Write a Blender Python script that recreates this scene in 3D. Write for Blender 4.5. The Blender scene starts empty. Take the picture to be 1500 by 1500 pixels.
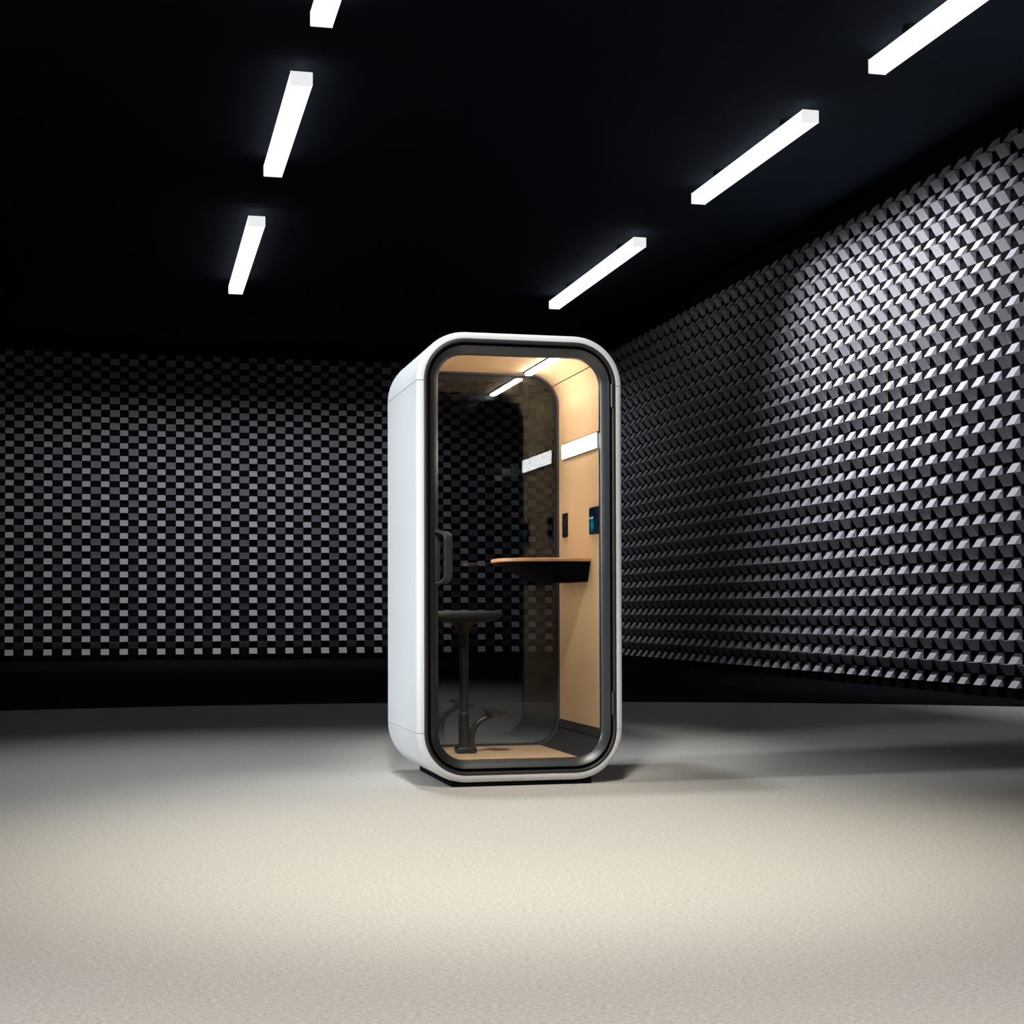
import bpy, bmesh, math, random
from mathutils import Vector, Matrix
random.seed(7)
SC = bpy.context.scene
COL = SC.collection
PI = math.pi

# ------------------------------------------------------------------ numbers
HC = 0.8684                       # lens height
F = 2334.1                        # focal length in pixels of a 1500 px frame
ROOM_YAW = -0.23158
K = 1.15
BA = K * 25.05239                 # back wall distance along the room's depth axis
BB = K * 7.00676                  # right wall distance across
PITCH_U = K * 0.27989             # relief column pitch
PITCH_Z = K * 0.19709             # relief row pitch
RELIEF_Z0 = HC + K * (0.23511 - HC)
OL = K * -1.92755
OR = K * 2.53457
LAMP_Z = HC + 4.0 * K             # underside of the ceiling lamps
CEIL_Z = LAMP_Z + 0.215
FL = 0.054                        # carpet level
BOOTH = (-0.44006, 7.37366, 0.24033)

sp, cp = math.sin(ROOM_YAW), math.cos(ROOM_YAW)
def room(b, a, z):                # across, depth, up -> world
    return Vector((cp * b + sp * a, -sp * b + cp * a, z))

# ------------------------------------------------------------------ materials
MATS = {}
def nodes_of(name):
    m = bpy.data.materials.new(name); m.use_nodes = True
    nt = m.node_tree
    for n in list(nt.nodes): nt.nodes.remove(n)
    out = nt.nodes.new('ShaderNodeOutputMaterial')
    MATS[name] = m
    return m, nt, out
def pbr(name, col, rough=0.5, spec=0.5, metal=0.0, noise=None, bump=0.0, scale=60.0, coat=0.0):
    m, nt, out = nodes_of(name)
    b = nt.nodes.new('ShaderNodeBsdfPrincipled')
    b.inputs['Base Color'].default_value = (*col, 1)
    b.inputs['Roughness'].default_value = rough
    b.inputs['Specular IOR Level'].default_value = spec
    b.inputs['Metallic'].default_value = metal
    b.inputs['Coat Weight'].default_value = coat
    nt.links.new(b.outputs[0], out.inputs[0])
    if noise or bump:
        tc = nt.nodes.new('ShaderNodeTexCoord')
        nz = nt.nodes.new('ShaderNodeTexNoise')
        nz.inputs['Scale'].default_value = scale
        nz.inputs['Detail'].default_value = 4
        nt.links.new(tc.outputs['Object'], nz.inputs['Vector'])
        if noise:
            rp = nt.nodes.new('ShaderNodeValToRGB')
            rp.color_ramp.elements[0].position = 0.3
            rp.color_ramp.elements[1].position = 0.7
            rp.color_ramp.elements[0].color = (*[c * (1 - noise) for c in col], 1)
            rp.color_ramp.elements[1].color = (*[min(1, c * (1 + noise)) for c in col], 1)
            nt.links.new(nz.outputs['Fac'], rp.inputs['Fac'])
            nt.links.new(rp.outputs['Color'], b.inputs['Base Color'])
        if bump:
            bp = nt.nodes.new('ShaderNodeBump')
            bp.inputs['Strength'].default_value = bump
            bp.inputs['Distance'].default_value = 0.002
            nt.links.new(nz.outputs['Fac'], bp.inputs['Height'])
            nt.links.new(bp.outputs['Normal'], b.inputs['Normal'])
    return m
def emit(name, col, strength):
    m, nt, out = nodes_of(name)
    e = nt.nodes.new('ShaderNodeEmission')
    e.inputs['Color'].default_value = (*col, 1)
    e.inputs['Strength'].default_value = strength
    nt.links.new(e.outputs[0], out.inputs[0])
    return m
def glass(name, tint, gloss, gcol=(1, 1, 1), rough=0.0):
    m, nt, out = nodes_of(name)
    t = nt.nodes.new('ShaderNodeBsdfTransparent'); t.inputs['Color'].default_value = (*tint, 1)
    g = nt.nodes.new('ShaderNodeBsdfGlossy'); g.inputs['Roughness'].default_value = rough
    g.inputs['Color'].default_value = (*gcol, 1)
    mx = nt.nodes.new('ShaderNodeMixShader'); mx.inputs[0].default_value = gloss
    nt.links.new(t.outputs[0], mx.inputs[1]); nt.links.new(g.outputs[0], mx.inputs[2])
    nt.links.new(mx.outputs[0], out.inputs[0])
    return m

M_white = pbr('white_lacquer', (0.80, 0.81, 0.82), 0.45, 0.4, noise=0.01, scale=3)
M_black = pbr('black_powder_coat', (0.024, 0.026, 0.030), 0.45, 0.4, bump=0.05, scale=300)
M_gasket = pbr('black_rubber', (0.022, 0.021, 0.023), 0.42, 0.5, bump=0.05, scale=200)
M_gap = pbr('dark_gap', (0.003, 0.003, 0.004), 0.9, 0.1, noise=0.1)
M_doorframe = pbr('anthracite_frame', (0.011, 0.013, 0.016), 0.38, 1.0, noise=0.05, scale=40)
M_felt = pbr('warm_tan_felt', (0.56, 0.40, 0.235), 0.9, 0.15, noise=0.07, bump=0.25, scale=260)
M_floorpanel = pbr('tan_floor_panel', (0.62, 0.42, 0.25), 0.6, 0.3, noise=0.05, bump=0.1, scale=60)
M_cove = pbr('charcoal_lining', (0.010, 0.0125, 0.016), 0.75, 0.3, noise=0.12, bump=0.2, scale=200)
M_desk = pbr('oak_desk_top', (0.45, 0.24, 0.12), 0.4, 0.4, noise=0.15, scale=25)
M_deskbody = pbr('black_desk_body', (0.002, 0.002, 0.003), 0.9, 0.05, noise=0.1)
M_stool = pbr('black_stool_metal', (0.005, 0.005, 0.006), 0.38, 0.4, noise=0.05, scale=50)
M_seat = pbr('dark_grey_seat_fabric', (0.020, 0.021, 0.024), 0.9, 0.2, noise=0.2, bump=0.3, scale=400)
M_tabletbody = pbr('tablet_black_plastic', (0.004, 0.004, 0.005), 0.55, 0.2, noise=0.05)
M_doorglass = glass('clear_door_glass', (0.97, 0.975, 0.975), 0.012)
M_rearglass = glass('smoked_rear_glass', (0.61, 0.63, 0.65), 0.045, (0.82, 0.92, 1.0))
M_lamp = emit('lamp_diffuser', (1.0, 0.985, 1.0), 1.35)
M_lampend = emit('lamp_end_cap', (1.0, 0.985, 1.0), 0.85)
M_strip = emit('booth_ceiling_strip', (1.0, 0.90, 0.80), 56.0)
M_panel = emit('booth_wall_panel', (1.0, 0.90, 0.82), 16.0)
M_lampmount = pbr('lamp_black_mount', (0.01, 0.01, 0.012), 0.6, 0.3, noise=0.1)
M_relief = pbr('relief_light_grey', (0.60, 0.60, 0.64), 0.75, 0.2, noise=0.04, scale=30)
M_backing = pbr('relief_black_backing', (0.006, 0.0065, 0.008), 0.9, 0.1, noise=0.1, scale=5)
M_ceil = pbr('black_ceiling_paint', (0.015, 0.020, 0.029), 0.95, 0.05, noise=0.1, scale=8)
M_floor = pbr('black_floor_paint', (0.006, 0.0065, 0.008), 0.95, 0.05, noise=0.1, scale=4)

# carpet: heathered cut pile, short streaks of lighter and darker yarn
def carpet_mat():
    m, nt, out = nodes_of('heathered_carpet')
    b = nt.nodes.new('ShaderNodeBsdfPrincipled')
    b.inputs['Roughness'].default_value = 0.95
    b.inputs['Specular IOR Level'].default_value = 0.05
    tc = nt.nodes.new('ShaderNodeTexCoord')
    mp = nt.nodes.new('ShaderNodeMapping'); mp.inputs['Scale'].default_value = (0.75, 1.6, 1)
    nt.links.new(tc.outputs['Object'], mp.inputs['Vector'])
    def nz(sc, det, src):
        n = nt.nodes.new('ShaderNodeTexNoise'); n.inputs['Scale'].default_value = sc
        n.inputs['Detail'].default_value = det
        n.inputs['Roughness'].default_value = 0.65
        nt.links.new(src, n.inputs['Vector']); return n
    n1 = nz(95, 3, mp.outputs['Vector']); n2 = nz(300, 2, tc.outputs['Object'])
    mx = nt.nodes.new('ShaderNodeMix'); mx.data_type = 'FLOAT'; mx.inputs[0].default_value = 0.5
    nt.links.new(n1.outputs['Fac'], mx.inputs[2]); nt.links.new(n2.outputs['Fac'], mx.inputs[3])
    rp = nt.nodes.new('ShaderNodeValToRGB')
    rp.color_ramp.elements[0].position = 0.36; rp.color_ramp.elements[0].color = (0.36, 0.335, 0.305, 1)
    rp.color_ramp.elements[1].position = 0.62; rp.color_ramp.elements[1].color = (0.70, 0.68, 0.64, 1)
    nt.links.new(mx.outputs[0], rp.inputs['Fac'])
    nt.links.new(rp.outputs['Color'], b.inputs['Base Color'])
    bp = nt.nodes.new('ShaderNodeBump'); bp.inputs['Strength'].default_value = 0.35; bp.inputs['Distance'].default_value = 0.004
    nt.links.new(mx.outputs[0], bp.inputs['Height']); nt.links.new(bp.outputs['Normal'], b.inputs['Normal'])
    nt.links.new(b.outputs[0], out.inputs[0])
    return m
M_carpet = carpet_mat()

def screen_mat():
    m, nt, out = nodes_of('tablet_screen')
    tc = nt.nodes.new('ShaderNodeTexCoord')
    mp = nt.nodes.new('ShaderNodeMapping')
    nt.links.new(tc.outputs['Object'], mp.inputs['Vector'])
    mp.inputs['Location'].default_value = (0, -0.012 / 0.05, 0.022 / 0.055)
    mp.inputs['Scale'].default_value = (0.01, 1 / 0.05, 1 / 0.055)
    gr = nt.nodes.new('ShaderNodeTexGradient'); gr.gradient_type = 'SPHERICAL'
    nt.links.new(mp.outputs['Vector'], gr.inputs['Vector'])
    rp = nt.nodes.new('ShaderNodeValToRGB')
    rp.color_ramp.elements[0].color = (0.003, 0.006, 0.016, 1)
    rp.color_ramp.elements[1].color = (0.0, 0.20, 0.24, 1)
    e2 = rp.color_ramp.elements.new(0.45); e2.color = (0.0, 0.04, 0.085, 1)
    nt.links.new(gr.outputs['Fac'], rp.inputs['Fac'])
    e = nt.nodes.new('ShaderNodeEmission'); e.inputs['Strength'].default_value = 1.3
    nt.links.new(rp.outputs['Color'], e.inputs['Color'])
    nt.links.new(e.outputs[0], out.inputs[0])
    return m
M_screen = screen_mat()
M_screentext = emit('tablet_screen_text', (0.45, 0.85, 1.0), 0.6)

# ------------------------------------------------------------------ object helpers
def link(name, mesh, mats, parent=None, loc=None, smooth=False):
    for m in (mats if isinstance(mats, (list, tuple)) else [mats]): mesh.materials.append(m)
    if smooth:
        for p in mesh.polygons: p.use_smooth = True
    o = bpy.data.objects.new(name, mesh); COL.objects.link(o)
    if parent: o.parent = parent
    if loc is not None: o.location = loc
    return o
def pydata(name, v, f, mats, parent=None, loc=None, smooth=False, midx=None, normals=True):
    me = bpy.data.meshes.new(name); me.from_pydata([tuple(p) for p in v], [], f); me.update()
    if midx:
        for p, i in zip(me.polygons, midx): p.material_index = i
    if normals:
        bm = bmesh.new(); bm.from_mesh(me); bmesh.ops.recalc_face_normals(bm, faces=bm.faces); bm.to_mesh(me); bm.free()
    return link(name, me, mats, parent, loc, smooth)
def auto(o, ang=40):
    for p in o.data.polygons: p.use_smooth = True
    o.data.set_sharp_from_angle(angle=math.radians(ang))
    return o
def frombm(name, bm, mats, parent=None, loc=None):
    me = bpy.data.meshes.new(name); bmesh.ops.recalc_face_normals(bm, faces=bm.faces); bm.to_mesh(me); bm.free()
    return auto(link(name, me, mats, parent, loc))
def bx(bm, x0, x1, y0, y1, z0, z1, bev=0.0, seg=2):
    r = bmesh.ops.create_cube(bm, size=1)
    vs = r['verts']
    for v in vs:
        v.co = Vector(((x0 + x1) / 2 + v.co.x * (x1 - x0), (y0 + y1) / 2 + v.co.y * (y1 - y0), (z0 + z1) / 2 + v.co.z * (z1 - z0)))
    if bev:
        es = list({e for v in vs for e in v.link_edges})
        bmesh.ops.bevel(bm, geom=es, offset=bev, segments=seg, affect='EDGES', profile=0.5)
def box(name, x0, x1, y0, y1, z0, z1, mat, parent=None, bev=0.0, seg=2, loc=None):
    bm = bmesh.new(); bx(bm, x0, x1, y0, y1, z0, z1, bev, seg)
    return frombm(name, bm, mat, parent, loc)
def lathe(name, prof, mat, parent=None, loc=None, n=40):
    v = []; f = []
    for r, z in prof:
        for i in range(n):
            a = 2 * PI * i / n; v.append((r * math.cos(a), r * math.sin(a), z))
    for j in range(len(prof) - 1):
        for i in range(n):
            f.append((j * n + i, j * n + (i + 1) % n, (j + 1) * n + (i + 1) % n, (j + 1) * n + i))
    f.append(tuple(range(n))); f.append(tuple((len(prof) - 1) * n + i for i in range(n)))
    return auto(pydata(name, v, f, mat, parent, loc))
def catmull(pts, m=8):
    P = [Vector(p) for p in pts]; out = []
    for i in range(len(P) - 1):
        p0 = P[max(i - 1, 0)]; p1 = P[i]; p2 = P[i + 1]; p3 = P[min(i + 2, len(P) - 1)]
        for k in range(m):
            t = k / m
            out.append(0.5 * ((2 * p1) + (p2 - p0) * t + (2 * p0 - 5 * p1 + 4 * p2 - p3) * t * t + (3 * p1 - p0 - 3 * p2 + p3) * t ** 3))
    out.append(P[-1]); return out
def tube(name, pts, rad, mat, parent=None, loc=None, n=14, flat=None, curve=True):
    """sweep an ellipse along pts; rad = radius or list; flat=(side axis Vector, half width, half thickness)"""
    P = catmull(pts) if curve else [Vector(p) for p in pts]
    v = []; f = []
    for i, p in enumerate(P):
        t = (P[min(i + 1, len(P) - 1)] - P[max(i - 1, 0)]).normalized()
        if flat:
            s = flat[0].normalized(); s = (s - t * s.dot(t)).normalized(); u = t.cross(s)
            rs, ru = flat[1], flat[2]
        else:
            s = t.cross(Vector((0, 1, 0.01))).normalized(); u = t.cross(s)
            r = rad if not isinstance(rad, (list, tuple)) else rad[0] + (rad[1] - rad[0]) * i / (len(P) - 1)
            rs = ru = r
        for k in range(n):
            a = 2 * PI * k / n; ca, sa = math.cos(a), math.sin(a)
            if flat:
                e = 0.5
                ca = math.copysign(abs(ca) ** e, ca); sa = math.copysign(abs(sa) ** e, sa)
            v.append(p + s * rs * ca + u * ru * sa)
    for i in range(len(P) - 1):
        for k in range(n):
            f.append((i * n + k, i * n + (k + 1) % n, (i + 1) * n + (k + 1) % n, (i + 1) * n + k))
    f.append(tuple(range(n))); f.append(tuple((len(P) - 1) * n + k for k in range(n)))
    return auto(pydata(name, v, f, mat, parent, loc), 50)
def thing(name, label, cat, loc=(0, 0, 0), rz=0.0, group=None):
    o = bpy.data.objects.new(name, None); COL.objects.link(o)
    o.location = loc; o.rotation_euler = (0, 0, rz); o.empty_display_size = 0.1
    return tag(o, label, cat, group)
def tag(o, label, cat, group=None):
    o['label'] = label; o['category'] = cat
    if group: o['group'] = group
    return o
def struct(o):
    o['kind'] = 'structure'; return o

# ------------------------------------------------------------------ setting
# dark outer floor
bm = bmesh.new(); bx(bm, -14, 14, -2, 34, FL - 0.1, FL - 0.02)
struct(frombm('floor', bm, M_floor))['label'] = 'black floor around the carpet'
# carpet: round far edge
v = []; f = []
cx_, cy_, R_ = 0.235, 4.58, 9.88
N = 160
for k in range(N):
    a = 2 * PI * k / N
    x, y = R_ * math.cos(a), R_ * math.sin(a)
    over = cp * (x + cx_) - sp * (y + cy_) - (BB - 0.03)      # straight cut along the right wall
    if over > 0: x -= over * cp; y += over * sp
    for z in (0.0, -0.02): v.append((x, y, z))
f.append(tuple(2 * k for k in range(N))); f.append(tuple(2 * k + 1 for k in range(N)))
for k in range(N): f.append((2 * k, 2 * k + 1, (2 * k + 3) % (2 * N), (2 * k + 2) % (2 * N)))
carpet = pydata('carpet', v, f, M_carpet, loc=(cx_, cy_, FL))
tag(carpet, 'large round carpet of pale heathered grey-beige pile covering the floor', 'carpet')

# relief walls: rows of wedges tilted up and down in a checker, on a black backing
D_W = 0.70 * 0.45 * PITCH_Z
def relief(name, u_start, n_cols, u_dir, org, wall_u0, wall_u1, top):
    """u: along the wall as seen left to right, n: towards the room, z up; org(u, n, z) -> world"""
    V = []; Fc = []; MI = []
    def q(pts, mi=0):
        i = len(V); V.extend(pts); Fc.append(tuple(range(i, i + len(pts)))); MI.append(mi)
    n_rows = int((top - RELIEF_Z0) / PITCH_Z)
    for c in range(n_cols):
        u = u_start + c * PITCH_U
        a0, a1 = u, u + 0.434 * PITCH_U
        b0, b1 = u + 0.465 * PITCH_U, u + 0.985 * PITCH_U
        for r in range(n_rows):
            z = RELIEF_Z0 + r * PITCH_Z
            zt = z + 0.445 * PITCH_Z
            A = [org(a0, 0, z), org(a1, 0, z), org(a1, -D_W, z), org(a0, -D_W, z), org(a0, -D_W, zt), org(a1, -D_W, zt)]
            i = len(V); V.extend(A)
            for ff in ((0, 1, 5, 4), (1, 2, 5), (0, 4, 3), (0, 3, 2, 1)):
                Fc.append(tuple(i + k for k in ff)); MI.append(0)
            if r == 0: 
                continue
            z1 = z - 0.03 * PITCH_Z; zb = z - 0.51 * PITCH_Z
            B = [org(b0, 0, z1), org(b1, 0, z1), org(b1, -D_W, z1), org(b0, -D_W, z1), org(b0, -D_W, zb), org(b1, -D_W, zb)]
            i = len(V); V.extend(B)
            for ff in ((0, 4, 5, 1), (1, 5, 2), (0, 3, 4), (0, 1, 2, 3)):
                Fc.append(tuple(i + k for k in ff)); MI.append(0)
    # backing slab
    t = 0.15
    S = [org(x, y, z) for x in (wall_u0, wall_u1) for y in (-D_W, -D_W - t) for z in (FL - 0.02, CEIL_Z)]
    i = len(V); V.extend(S)
    for ff in ((0, 1, 5, 4), (2, 6, 7, 3), (0, 2, 3, 1), (4, 5, 7, 6), (0, 4, 6, 2), (1, 3, 7, 5)):
        Fc.append(tuple(i + k for k in ff)); MI.append(1)
    return struct(pydata(name, V, Fc, [M_relief, M_backing], midx=MI))
# back wall: u = across (b), tips on the plane a = BA
nb = 5
relief('wall_back', OL - (nb + 6) * PITCH_U, 45, 1, lambda u, n, z: room(u, BA - n, z), -8.5, BB + D_W, CEIL_Z - 0.02)
# right wall: u runs towards the camera, tips on the plane b = BB
relief('wall_right', OR - 8 * PITCH_U, 70, 1, lambda u, n, z: room(BB - n, BA - u, z), -D_W, 22.0, CEIL_Z - 0.02)
# ceiling
cv = [room(b, a, z) for b in (-9, BB + 0.3) for a in (1.0, BA + 0.3) for z in (CEIL_Z, CEIL_Z + 0.1)]
struct(pydata('ceiling', cv, [(0, 1, 3, 2), (4, 6, 7, 5), (0, 4, 5, 1), (2, 3, 7, 6), (0, 2, 6, 4), (1, 5, 7, 3)], M_ceil))

# ------------------------------------------------------------------ ceiling lamps
def lamp(b0, b1, a0, a1, label, group):
    w = b1 - b0; L = a1 - a0; bc = (b0 + b1) / 2; ac = (a0 + a1) / 2
    t = thing('linear_ceiling_lamp', label, 'ceiling lamp', room(bc, ac, LAMP_Z), -ROOM_YAW, group)
    H = 0.125
    bm = bmesh.new(); bx(bm, -w / 2, w / 2, -L / 2 + 0.012, L / 2 - 0.012, 0, H, 0.018, 3)
    frombm('diffuser', bm, M_lamp, t)
    for s in (-1, 1):
        bm = bmesh.new()
        y0, y1 = (-L / 2, -L / 2 + 0.014) if s < 0 else (L / 2 - 0.014, L / 2)
        bx(bm, -w / 2, w / 2, y0, y1, 0.0, H, 0.006, 2)
        frombm('end_cap', bm, M_lampend, t)
    for yy in (-L * 0.3, L * 0.3):
        bm = bmesh.new(); bx(bm, -0.03, 0.03, yy - 0.05, yy + 0.05, H, CEIL_Z - LAMP_Z)
        frombm('mount', bm, M_lampmount, t)
    return t
GL, GR = 'left row of ceiling lamps', 'right row of ceiling lamps'
lamp(1.283, 1.487, 19.07, 23.22, 'farthest glowing lamp bar of the left ceiling row, the lowest in view', GL)
lamp(1.296, 1.492, 13.87, 16.87, 'middle glowing lamp bar of the left ceiling row, grey near end', GL)
lamp(1.318, 1.496, 9.6, 12.45, 'glowing lamp bar of the left ceiling row cut off by the top of the picture', GL)
lamp(6.083, 6.255, 19.1, 23.32, 'farthest glowing lamp bar of the right ceiling row, just above the booth roof', GR)
lamp(6.083, 6.255, 13.87, 16.95, 'middle glowing lamp bar of the right ceiling row', GR)
lamp(6.087, 6.252, 9.6, 12.49, 'glowing lamp bar of the right ceiling row cut off at the top right', GR)

# ------------------------------------------------------------------ the booth
W, D = 1.0, 0.86
ZB, ZT = 0.074, 2.184
RAD = 0.235
def rr(x0, x1, z0, z1, r, n=14, m=10):
    """rounded rectangle, counter-clockwise from the middle of the left side downwards; list of (x, z)"""
    out = []
    zc0, zc1 = z0 + r, z1 - r
    xc0, xc1 = x0 + r, x1 - r
    def seg(p, q, k):
        for i in range(k): out.append((p[0] + (q[0] - p[0]) * i / k, p[1] + (q[1] - p[1]) * i / k))
    def arc(cx, cz, a0, a1):
        for i in range(n):
            a = a0 + (a1 - a0) * i / n; out.append((cx + r * math.cos(a), cz + r * math.sin(a)))
    seg((x0, zc1), (x0, zc0), m)
    arc(xc0, zc0, PI, 1.5 * PI)
    seg((xc0, z0), (xc1, z0), m)
    arc(xc1, zc0, 1.5 * PI, 2 * PI)
    seg((x1, zc0), (x1, zc1), m)
    arc(xc1, zc1, 0, 0.5 * PI)
    seg((xc1, z1), (xc0, z1), m)
    arc(xc0, zc1, 0.5 * PI, PI)
    return out
NP = 4 * 14 + 4 * 10
def ringset(insets, base=(0, W, ZB, ZT, RAD)):
    x0, x1, z0, z1, r = base
    return [[(x, y, z) for x, z in rr(x0 + i, x1 - i, z0 + i, z1 - i, r - i)] for i, y in insets]
def loft(name, insets, mat, parent, idx=None, base=(0, W, ZB, ZT, RAD), closed_section=True, shrink=0.0, ang=35):
    """loft rings; idx = list of path indices for an open panel, None for a full loop"""
    rings = ringset(insets, base)
    full = idx is None
    idx = list(range(NP)) if full else idx
    V = []; Fc = []
    n = len(idx); m = len(rings)
    for rg in rings:
        pts = [Vector(rg[i % NP]) for i in idx]
        if not full and shrink:
            pts[0] = pts[0] + (pts[1] - pts[0]).normalized() * shrink
            pts[-1] = pts[-1] + (pts[-2] - pts[-1]).normalized() * shrink
        V += pts
    mm = m if closed_section else m - 1
    nn = n if full else n - 1
    for j in range(mm):
        j2 = (j + 1) % m
        for i in range(nn):
            i2 = (i + 1) % n
            Fc.append((j * n + i, j * n + i2, j2 * n + i2, j2 * n + i))
    if not full and closed_section:
        Fc.append(tuple(j * n for j in range(m))); Fc.append(tuple(j * n + n - 1 for j in range(m)))
    return auto(pydata(name, V, Fc, mat, parent), ang)
booth = thing('phone_booth', 'white office phone booth with rounded corners, glass door and warm tan interior', 'phone booth', (BOOTH[0], BOOTH[1], 0), BOOTH[2])
C = 0.032
sec = [(C, 0.0)]
for k in range(1, 9):
    a = 0.5 * PI * k / 8; sec.append((C * (1 - math.sin(a)), C * (1 - math.cos(a))))
for k in range(0, 9):
    a = 0.5 * PI * k / 8; sec.append((C * (1 - math.cos(a)), D - C + C * math.sin(a)))
sec += [(C + 0.004, D - 0.004), (C + 0.004, 0.004)]
# path indices: 0..9 left side (downwards), 10..23 bottom-left arc, 24..33 bottom, 34..47 arc, 48..57 right side, 58..71 arc, 72..81 top, 82..95 arc
GAP = 0.0014
loft('side_panel', sec, M_white, booth, list(range(0, 11)), shrink=GAP)['label'] = 'left outer side panel'
loft('side_panel', sec, M_white, booth, list(range(48, 59)), shrink=GAP)['label'] = 'right outer side panel'
loft('bottom_panel', sec, M_white, booth, list(range(10, 30)), shrink=GAP * 0.6)['label'] = 'left half of the curved bottom shell'
loft('bottom_panel', sec, M_white, booth, list(range(29, 49)), shrink=GAP * 0.6)['label'] = 'right half of the curved bottom shell'
loft('roof_panel', sec, M_white, booth, list(range(58, 97)), shrink=GAP)
# black core under the shell
loft('shell_core', [(C + 0.006, 0.012), (C + 0.006, D - 0.008), (0.056, D - 0.008), (0.056, 0.012)], M_gap, booth)
# outer rubber gasket round the door opening
gs = []
for k in range(9):
    a = PI * k / 8; gs.append((C + 0.011 - 0.0095 * math.cos(a), 0.006 - 0.010 * math.sin(a)))
gs += [(C + 0.0205, 0.02), (C + 0.0015, 0.02)]
gk = loft('door_gasket', gs, M_gasket, booth)
gk['label'] = 'thick black rubber gasket'
# door: frame with inward chamfer, thin bead, glass, handle, hinges
df = [(0.063, 0.012), (0.064, 0.003), (0.0665, 0.0), (0.070, 0.001), (0.101, 0.021), (0.104, 0.025), (0.104, 0.055), (0.070, 0.055), (0.063, 0.05)]
door = loft('door_frame', df, M_doorframe, booth, ang=28)
def plate(name, base, y0, y1, mat, parent):
    ring = rr(*base)
    V = [(x, y, z) for y in (y0, y1) for x, z in ring]
    n = len(ring)
    Fc = [tuple(range(n)), tuple(range(n, 2 * n))] + [(i, (i + 1) % n, n + (i + 1) % n, n + i) for i in range(n)]
    return pydata(name, V, Fc, mat, parent)
gl = plate('door_glass', (0.102, W - 0.102, ZB + 0.102, ZT - 0.102, RAD - 0.102), 0.030, 0.038, M_doorglass, booth)
gl['label'] = 'clear glass of the door'
hb = tube('door_handle', [(0.098, 0.026, 1.243), (0.107, 0.0, 1.243), (0.120, -0.025, 1.240), (0.133, -0.045, 1.226), (0.137, -0.053, 1.203),
                          (0.137, -0.053, 1.12), (0.137, -0.053, 1.047), (0.133, -0.045, 1.023), (0.120, -0.025, 1.008), (0.107, 0.0, 1.005), (0.098, 0.026, 1.005)],
          0.01, M_black, booth, flat=(Vector((1, 0.12, 0)), 0.021, 0.005))
hb['label'] = 'black strap door handle'
bm = bmesh.new(); bx(bm, 0.078, 0.112, 0.012, 0.034, 0.992, 1.256, 0.004)
frombm('handle_plate', bm, M_black, booth)
for z0 in (1.80, 0.33):
    hg = lathe('door_hinge', [(0.006, 0), (0.009, 0.003), (0.009, 0.112), (0.006, 0.115)], M_doorframe, booth, (W - 0.052, -0.002, z0 + 0.045), 16)
# rear frame and smoked rear glass
RB = (0.098, 0.902, 0.165, 2.114, 0.165)
loft('rear_frame', [(0.036, D - 0.05), (0.036, D - 0.004), (0.108, D - 0.004), (0.112, D - 0.02), (0.112, D - 0.05)], M_black, booth)
plate('rear_glass', (0.095, 0.905, 0.163, 2.117, 0.165), 0.802, 0.811, M_rearglass, booth)['label'] = 'smoked glass of the rear wall'
seal = loft('rear_seal', [(0.0, 0.788), (0.011, 0.790), (0.011, 0.801), (0.0, 0.801)], M_black, booth, base=RB)
# interior lining (felt) and dark lower lining
def cut_path(zcut):
    ring = rr(*RB)
    up = [i for i in range(NP) if ring[i][1] >= zcut]
    return ring, up
LIN = [(0.0, 0.06), (0.0, 0.802), (-0.012, 0.802), (-0.012, 0.06)]
ZC = 0.312
ring = rr(*RB)
def arc_part(name, z_lo, z_hi, mat, inset=0.0, y0=0.06, y1=0.802, t=0.012, label=None):
    """part of the lining ring, clipped exactly to z_lo..z_hi, as a thick shell strip (one or two pieces)"""
    pts = []
    n = NP
    for i in range(n):
        p, q = ring[i], ring[(i + 1) % n]
        pts.append(p)
        for zc in (z_lo, z_hi):
            if (p[1] - zc) * (q[1] - zc) < 0:
                k = (zc - p[1]) / (q[1] - p[1]); pts.append((p[0] + (q[0] - p[0]) * k, zc))
    keep = [z_lo - 1e-6 <= p[1] <= z_hi + 1e-6 for p in pts]
    cx, cz = 0.5, 1.14
    start = next((i for i in range(len(pts)) if keep[i] and not keep[i - 1]), 0)
    runs = []; cur = []
    for k in range(len(pts)):
        i = (start + k) % len(pts)
        if keep[i]: cur.append(pts[i])
        elif cur: runs.append(cur); cur = []
    if cur: runs.append(cur)
    objs = []
    for run in runs:
        V = []; Fc = []
        m = len(run); b = 0
        nrm = []
        for i in range(m):
            p, q = run[max(i - 1, 0)], run[min(i + 1, m - 1)]
            d = Vector((q[0] - p[0], q[1] - p[1])).normalized(); nrm.append((-d.y, d.x))   # inward for this winding
        for off in (inset, -t):
            for y in (y0, y1):
                for (x, z), nn in zip(run, nrm): V.append((x + nn[0] * off, y, z + nn[1] * off))
        for i in range(m - 1):
            Fc += [(b + i, b + i + 1, b + m + i + 1, b + m + i), (b + 2 * m + i, b + 3 * m + i, b + 3 * m + i + 1, b + 2 * m + i + 1),
                   (b + i, b + 2 * m + i, b + 2 * m + i + 1, b + i + 1), (b + m + i, b + m + i + 1, b + 3 * m + i + 1, b + 3 * m + i)]
        for i in (0, m - 1):
            Fc.append((b + i, b + m + i, b + 3 * m + i, b + 2 * m + i))
        o = auto(pydata(name, V, Fc, mat, booth), 40)
        if label: o['label'] = label
        objs.append(o)
    return objs
ZS = 2.052
arc_part('interior_wall', ZC, ZS - 0.002, M_felt, label='warm tan felt inner side wall')
arc_part('interior_ceiling', ZS + 0.002, 2.2, M_felt, label='warm tan felt ceiling of the booth')
arc_part('ceiling_seam', ZS - 0.004, ZS + 0.004, M_gap, inset=-0.006)
arc_part('lower_lining', 0.1, ZC - 0.045, M_cove, label='charcoal lining round the floor')
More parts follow.
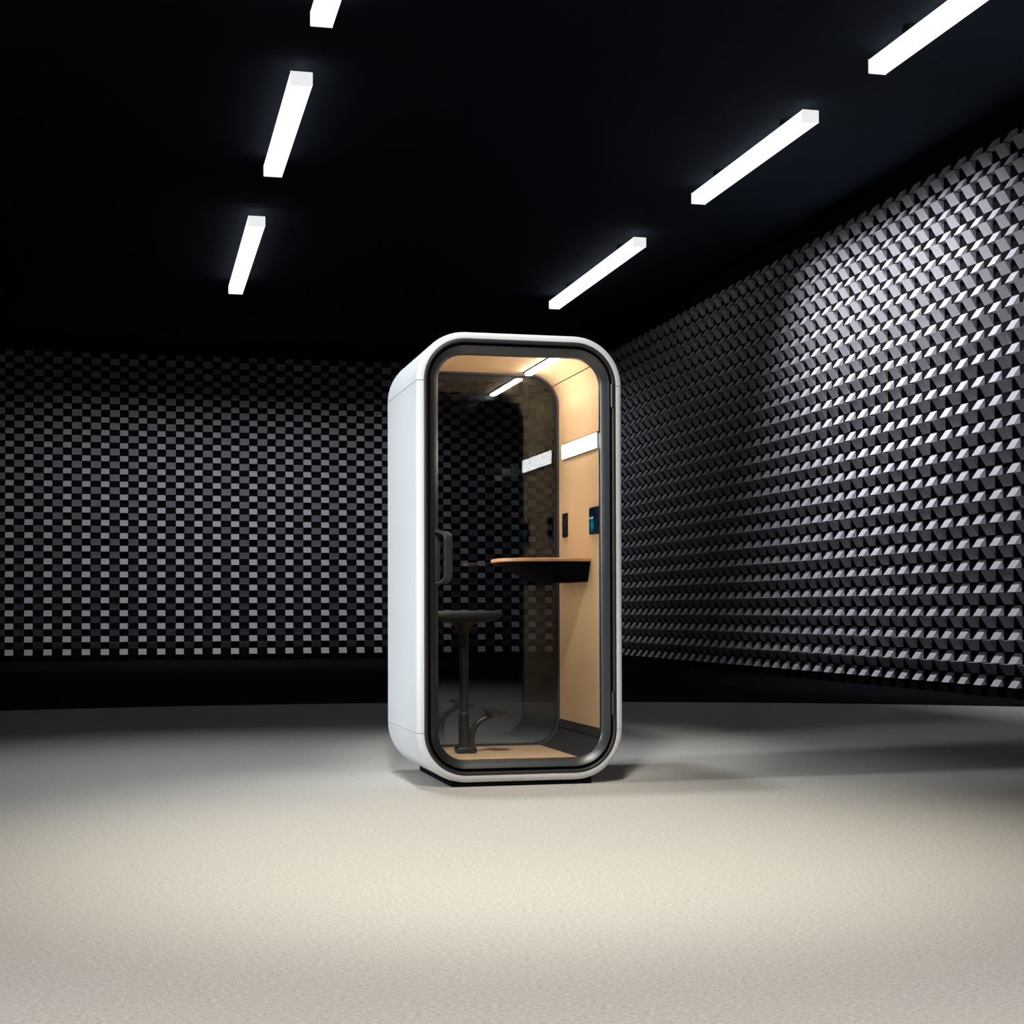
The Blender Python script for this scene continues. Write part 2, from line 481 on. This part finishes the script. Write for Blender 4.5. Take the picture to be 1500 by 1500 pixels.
arc_part('skirting', ZC - 0.040, ZC, M_cove, inset=0.004)
box('floor_panel', 0.145, 0.852, 0.062, 0.797, 0.168, 0.176, M_floorpanel, booth, 0.002)['label'] = 'tan floor of the booth'
# base under the shell
bm = bmesh.new(); bx(bm, 0.165, 0.845, 0.022, D - 0.02, FL, 0.092, 0.004)
frombm('base', bm, M_gap, booth)['label'] = 'black plinth under the booth'
# ------------------------------------------------------------------ things in the booth (local coordinates of the booth)
bs, bc_ = math.sin(BOOTH[2]), math.cos(BOOTH[2])
def bw(x, y, z): return Vector((BOOTH[0] + bc_ * x - bs * y, BOOTH[1] + bs * x + bc_ * y, z))

t = thing('strip_light', 'slim glowing strip light on the tan booth ceiling', 'strip light', bw(0.715, 0.40, 2.1135), BOOTH[2])
box('light_tube', -0.017, 0.017, -0.31, 0.31, -0.020, -0.002, M_strip, t, 0.005)
box('light_channel', -0.021, 0.021, -0.335, 0.335, -0.006, 0.0, M_gap, t)

t = thing('wall_light', 'white glowing light panel high on the tan booth wall', 'wall light', bw(0.902, 0.39, 1.697), BOOTH[2])
box('light_panel', -0.013, -0.005, -0.310, 0.300, -0.036, 0.036, M_panel, t, 0.004)
box('back_plate', -0.006, 0.0, -0.316, 0.306, -0.042, 0.042, M_tabletbody, t)

t = thing('control_strip', 'narrow black control strip upright on the tan wall above the desk', 'control strip', bw(0.902, 0.655, 1.317), BOOTH[2])
box('body', -0.012, 0.0, -0.038, 0.038, -0.062, 0.062, M_tabletbody, t, 0.004)
for zz in (0.03, 0.0, -0.03):
    box('button', -0.0135, -0.011, -0.012, 0.012, zz - 0.007, zz + 0.007, M_gasket, t, 0.001)

t = thing('tablet', 'small black wall tablet with a teal lit screen', 'tablet', bw(0.902, 0.13, 1.312), BOOTH[2])
box('body', -0.014, 0.0, -0.065, 0.065, -0.066, 0.066, M_tabletbody, t, 0.004)
scr = box('screen', -0.0150, -0.0135, -0.060, 0.060, -0.058, 0.058, M_screen, t)
# the row of light letters on the screen, too small in the photo to be read
V = []; Fc = []
yy = 0.054
for wd, hh, dz in ((0.010, 0.008, 0), (0.006, 0.008, 0.002), (0.010, 0.008, 0), (0.009, 0.009, 0.001), (0.009, 0.011, 0.002), (0.005, 0.008, 0)):
    i = len(V)
    for a, b in ((yy, -hh / 2), (yy - wd, -hh / 2), (yy - wd, hh / 2), (yy, hh / 2)): V.append((-0.0153, a, 0.012 + dz + b))
    Fc.append((i, i + 1, i + 2, i + 3)); yy -= wd + 0.003
tx = pydata('screen_text', V, Fc, M_screentext, scr)
tx['label'] = 'pale blue line of lettering'

# desk: rounded shelf on the right wall with a hull-like black body
t = thing('wall_desk', 'small oak-topped desk with black tapered underside on the booth wall', 'desk', bw(0.902, 0.445, 1.122), BOOTH[2])
def dout(x0, y0, y1, r, n=10):
    pts = [(0.0, y0)]
    for k in range(n + 1):
        a = -0.5 * PI - 0.5 * PI * k / n; pts.append((x0 + r * 1.2 + r * 1.2 * math.cos(a), y0 + r + r * math.sin(a)))
    for k in range(n + 1):
        a = PI - 0.5 * PI * k / n; pts.append((x0 + r * 1.2 + r * 1.2 * math.cos(a), y1 - r + r * math.sin(a)))
    pts.append((0.0, y1)); return pts
def stack(name, layers, mat, parent, ang=35):
    V = []; Fc = []; n = len(layers[0][0])
    for pts, z in layers:
        V += [(x, y, z) for x, y in pts]
    for j in range(len(layers) - 1):
        for i in range(n):
            Fc.append((j * n + i, j * n + (i + 1) % n, (j + 1) * n + (i + 1) % n, (j + 1) * n + i))
    Fc.append(tuple(range(n))); Fc.append(tuple((len(layers) - 1) * n + i for i in range(n)))
    return auto(pydata(name, V, Fc, mat, parent), ang)
stack('desk_top', [(dout(-0.426, -0.232, 0.255, 0.20), -0.006), (dout(-0.431, -0.237, 0.26, 0.205), -0.002), (dout(-0.431, -0.237, 0.26, 0.205), 0.008), (dout(-0.427, -0.233, 0.256, 0.20), 0.012)], M_desk, t)
stack('desk_body', [(dout(-0.420, -0.226, 0.25, 0.195), -0.0061), (dout(-0.36, -0.215, 0.24, 0.17), -0.035), (dout(-0.28, -0.20, 0.22, 0.13), -0.070), (dout(-0.20, -0.185, 0.20, 0.09), -0.098), (dout(-0.185, -0.175, 0.19, 0.08), -0.104)], M_deskbody, t)

# stool
sx, sy, sz = 0.310, 0.42, 0.176
t = thing('bar_stool', 'black round-seated stool on a single pole with footrest inside the booth', 'stool', bw(sx, sy, sz), BOOTH[2])
lathe('seat', [(0.05, 0.640), (0.12, 0.644), (0.165, 0.655), (0.183, 0.667), (0.188, 0.678), (0.186, 0.688), (0.176, 0.696), (0.15, 0.700), (0.02, 0.702)], M_seat, t, n=56)
lathe('seat_hub', [(0.030, 0.600), (0.034, 0.604), (0.045, 0.625), (0.075, 0.641), (0.085, 0.650)], M_stool, t)
tube('height_lever', [(0.02, -0.01, 0.628), (0.045, -0.02, 0.622), (0.062, -0.026, 0.617)], [0.006, 0.009], M_stool, t)
lathe('pole', [(0.022, 0.19), (0.0225, 0.195), (0.0225, 0.615), (0.022, 0.618)], M_stool, t, n=28)
lathe('pole_sleeve', [(0.0265, 0.015), (0.0265, 0.188), (0.0255, 0.196), (0.0225, 0.199)], M_stool, t, n=28)
bm = bmesh.new(); bx(bm, -0.042, 0.058, -0.045, 0.045, 0.0, 0.034, 0.012, 3)
frombm('base', bm, M_stool, t)
ft = tube('footrest_arm', [(0.036, 0, 0.02), (0.036, 0, 0.06), (0.042, 0, 0.10), (0.058, 0, 0.133), (0.085, 0, 0.158), (0.12, 0, 0.176), (0.155, 0, 0.186)], [0.019, 0.012], M_stool, t)
V = []; Fc = []
npd = 20
for j, (sc_, zz) in enumerate(((0.55, -0.016), (0.9, -0.011), (1.0, 0.0), (0.92, 0.009), (0.5, 0.013))):
    for k in range(npd):
        a = 2 * PI * k / npd
        x = 0.068 * math.cos(a) * sc_; y = 0.085 * math.sin(a) * sc_ * (1.0 - 0.35 * math.cos(a))
        V.append((0.163 + x, y, 0.197 + zz - 0.24 * x))
for j in range(4):
    for k in range(npd): Fc.append((j * npd + k, j * npd + (k + 1) % npd, (j + 1) * npd + (k + 1) % npd, (j + 1) * npd + k))
Fc.append(tuple(range(npd))); Fc.append(tuple(4 * npd + k for k in range(npd)))
auto(pydata('foot_pad', V, Fc, M_stool, t), 60)
tube('pad_joint', [(0.128, -0.03, 0.193), (0.128, 0.03, 0.193)], 0.014, M_stool, t, curve=False)

# ------------------------------------------------------------------ light
def area(name, loc, target, sx_, sy_, power, col, spread=180, shape='RECTANGLE'):
    l = bpy.data.lights.new(name, 'AREA'); l.energy = power; l.color = col; l.shape = shape
    l.size = sx_; l.size_y = sy_; l.spread = math.radians(spread)
    o = bpy.data.objects.new(name, l); COL.objects.link(o); o.location = loc
    d = (Vector(target) - Vector(loc)).normalized()
    o.rotation_euler = d.to_track_quat('-Z', 'Y').to_euler(); return o
def spot(name, loc, target, power, col, size, blend, rad=0.1):
    l = bpy.data.lights.new(name, 'SPOT'); l.energy = power; l.color = col
    l.spot_size = math.radians(size); l.spot_blend = blend; l.shadow_soft_size = rad
    o = bpy.data.objects.new(name, l); COL.objects.link(o); o.location = loc
    d = (Vector(target) - Vector(loc)).normalized()
    o.rotation_euler = d.to_track_quat('-Z', 'Y').to_euler(); return o
WARM = (1.0, 0.955, 0.83); NEUT = (1.0, 0.97, 0.93); COOL = (0.86, 0.94, 1.0); LAV = (0.94, 0.94, 1.0)
# overhead spots in front of the booth
spot('key_light', (0.0, 3.785, 5.4), (0.0, 5.685, FL), 1260, WARM, 49, 1.0, 0.25)
spot('front_light', (0.0, 0.88, 5.4), (0.0, 1.38, FL), 1500, NEUT, 106, 1.0, 0.25)
spot('booth_rim_fill', (-0.3, 3.2, 5.2), (0.05, 7.3, 1.72), 950, NEUT, 20.5, 0.5, 0.25)  # added spot, no fixture, lifts the white front rim of the booth
# cool light from the left on the booth's side
spot('side_light', (-6.0, 5.6, 2.6), (-0.6, 7.85, 1.2), 1350, COOL, 25, 0.5, 0.4)
# floor behind the booth
spot('rear_floor_light', (-0.78, 8.11, 5.4), (-0.78, 8.11, FL), 470, COOL, 71, 1.0, 0.2)
def strip(name, p0, p1, axis, width, power, col, spread):
    """a long area light from p0 to p1 shining along axis"""
    n = axis.normalized(); yd = (p1 - p0).normalized(); xd = yd.cross(-n).normalized(); n = xd.cross(yd) * -1
    o = area(name, (p0 + p1) / 2, (p0 + p1) / 2 + n, width, (p1 - p0).length, power, col, spread)
    o.rotation_euler = Matrix((xd, yd, -n)).transposed().to_euler(); return o
# added fill with no lamp behind it, brightens the tan interior from the left
def inb(x, y, z): return bw(x, y, z)
area('booth_fill', inb(0.125, 0.43, 1.22), inb(0.9, 0.43, 1.22), 0.5, 0.7, 4.6, (1.0, 0.86, 0.70), 180)
# added ceiling fill without a fixture, three metres in front of the back wall
strip('back_wall_fill', room(-1.6, BA - 3.1, CEIL_Z - 0.1), room(5.0, BA - 3.1, CEIL_Z - 0.1), room(0, 0.342, 0) - Vector((0, 0, 0.94)), 0.15, 66, LAV, 112)
spot('corner_fill', room(5.2, 27.0, CEIL_Z - 0.15), room(8.06, 25.0, 1.6), 90, LAV, 84, 1.0, 0.15)  # added spot without a fixture for the far end of the right wall
# added fills without fixtures, between the right lamp row and the wall
for (a0, a1, pw) in ((13.9, 18.2, 95), (9.6, 12.4, 75)):
    strip('right_wall_fill', room(6.55, a0, CEIL_Z - 0.06), room(6.55, a1, CEIL_Z - 0.06), room(0.60, 0, 0) - Vector((0, 0, 0.80)), 0.12, pw * 0.85, LAV, 84)

w = bpy.data.worlds.new('World'); SC.world = w; w.use_nodes = True
bgn = w.node_tree.nodes['Background']
bgn.inputs['Color'].default_value = (0.6, 0.8, 1.0, 1); bgn.inputs['Strength'].default_value = 0.002

# ------------------------------------------------------------------ camera
cam = bpy.data.cameras.new('Camera'); co = bpy.data.objects.new('Camera', cam); COL.objects.link(co)
cam.sensor_width = 36; cam.lens = F / 1500 * 36
cam.shift_y = (852.55 - 750) / 1500; cam.shift_x = -(750.19 - 750) / 1500
cam.clip_end = 200
pitch, roll = 0.0190, -0.00255
fwd = Vector((0, math.cos(pitch), math.sin(pitch)))
up0 = Vector((0, -math.sin(pitch), math.cos(pitch))); rt0 = Vector((1, 0, 0))
# image rotated by `roll` (clockwise positive with y down)
rt = rt0 * math.cos(roll) + up0 * math.sin(roll)
up = -rt0 * math.sin(roll) + up0 * math.cos(roll)
co.matrix_world = Matrix.Translation((0, 0, HC)) @ Matrix((rt, up, -fwd)).transposed().to_4x4()
SC.camera = co

vs = SC.view_settings
vs.view_transform = 'Standard'; vs.look = 'None'; vs.exposure = 0.0; vs.gamma = 1.0; vs.use_curve_mapping = False
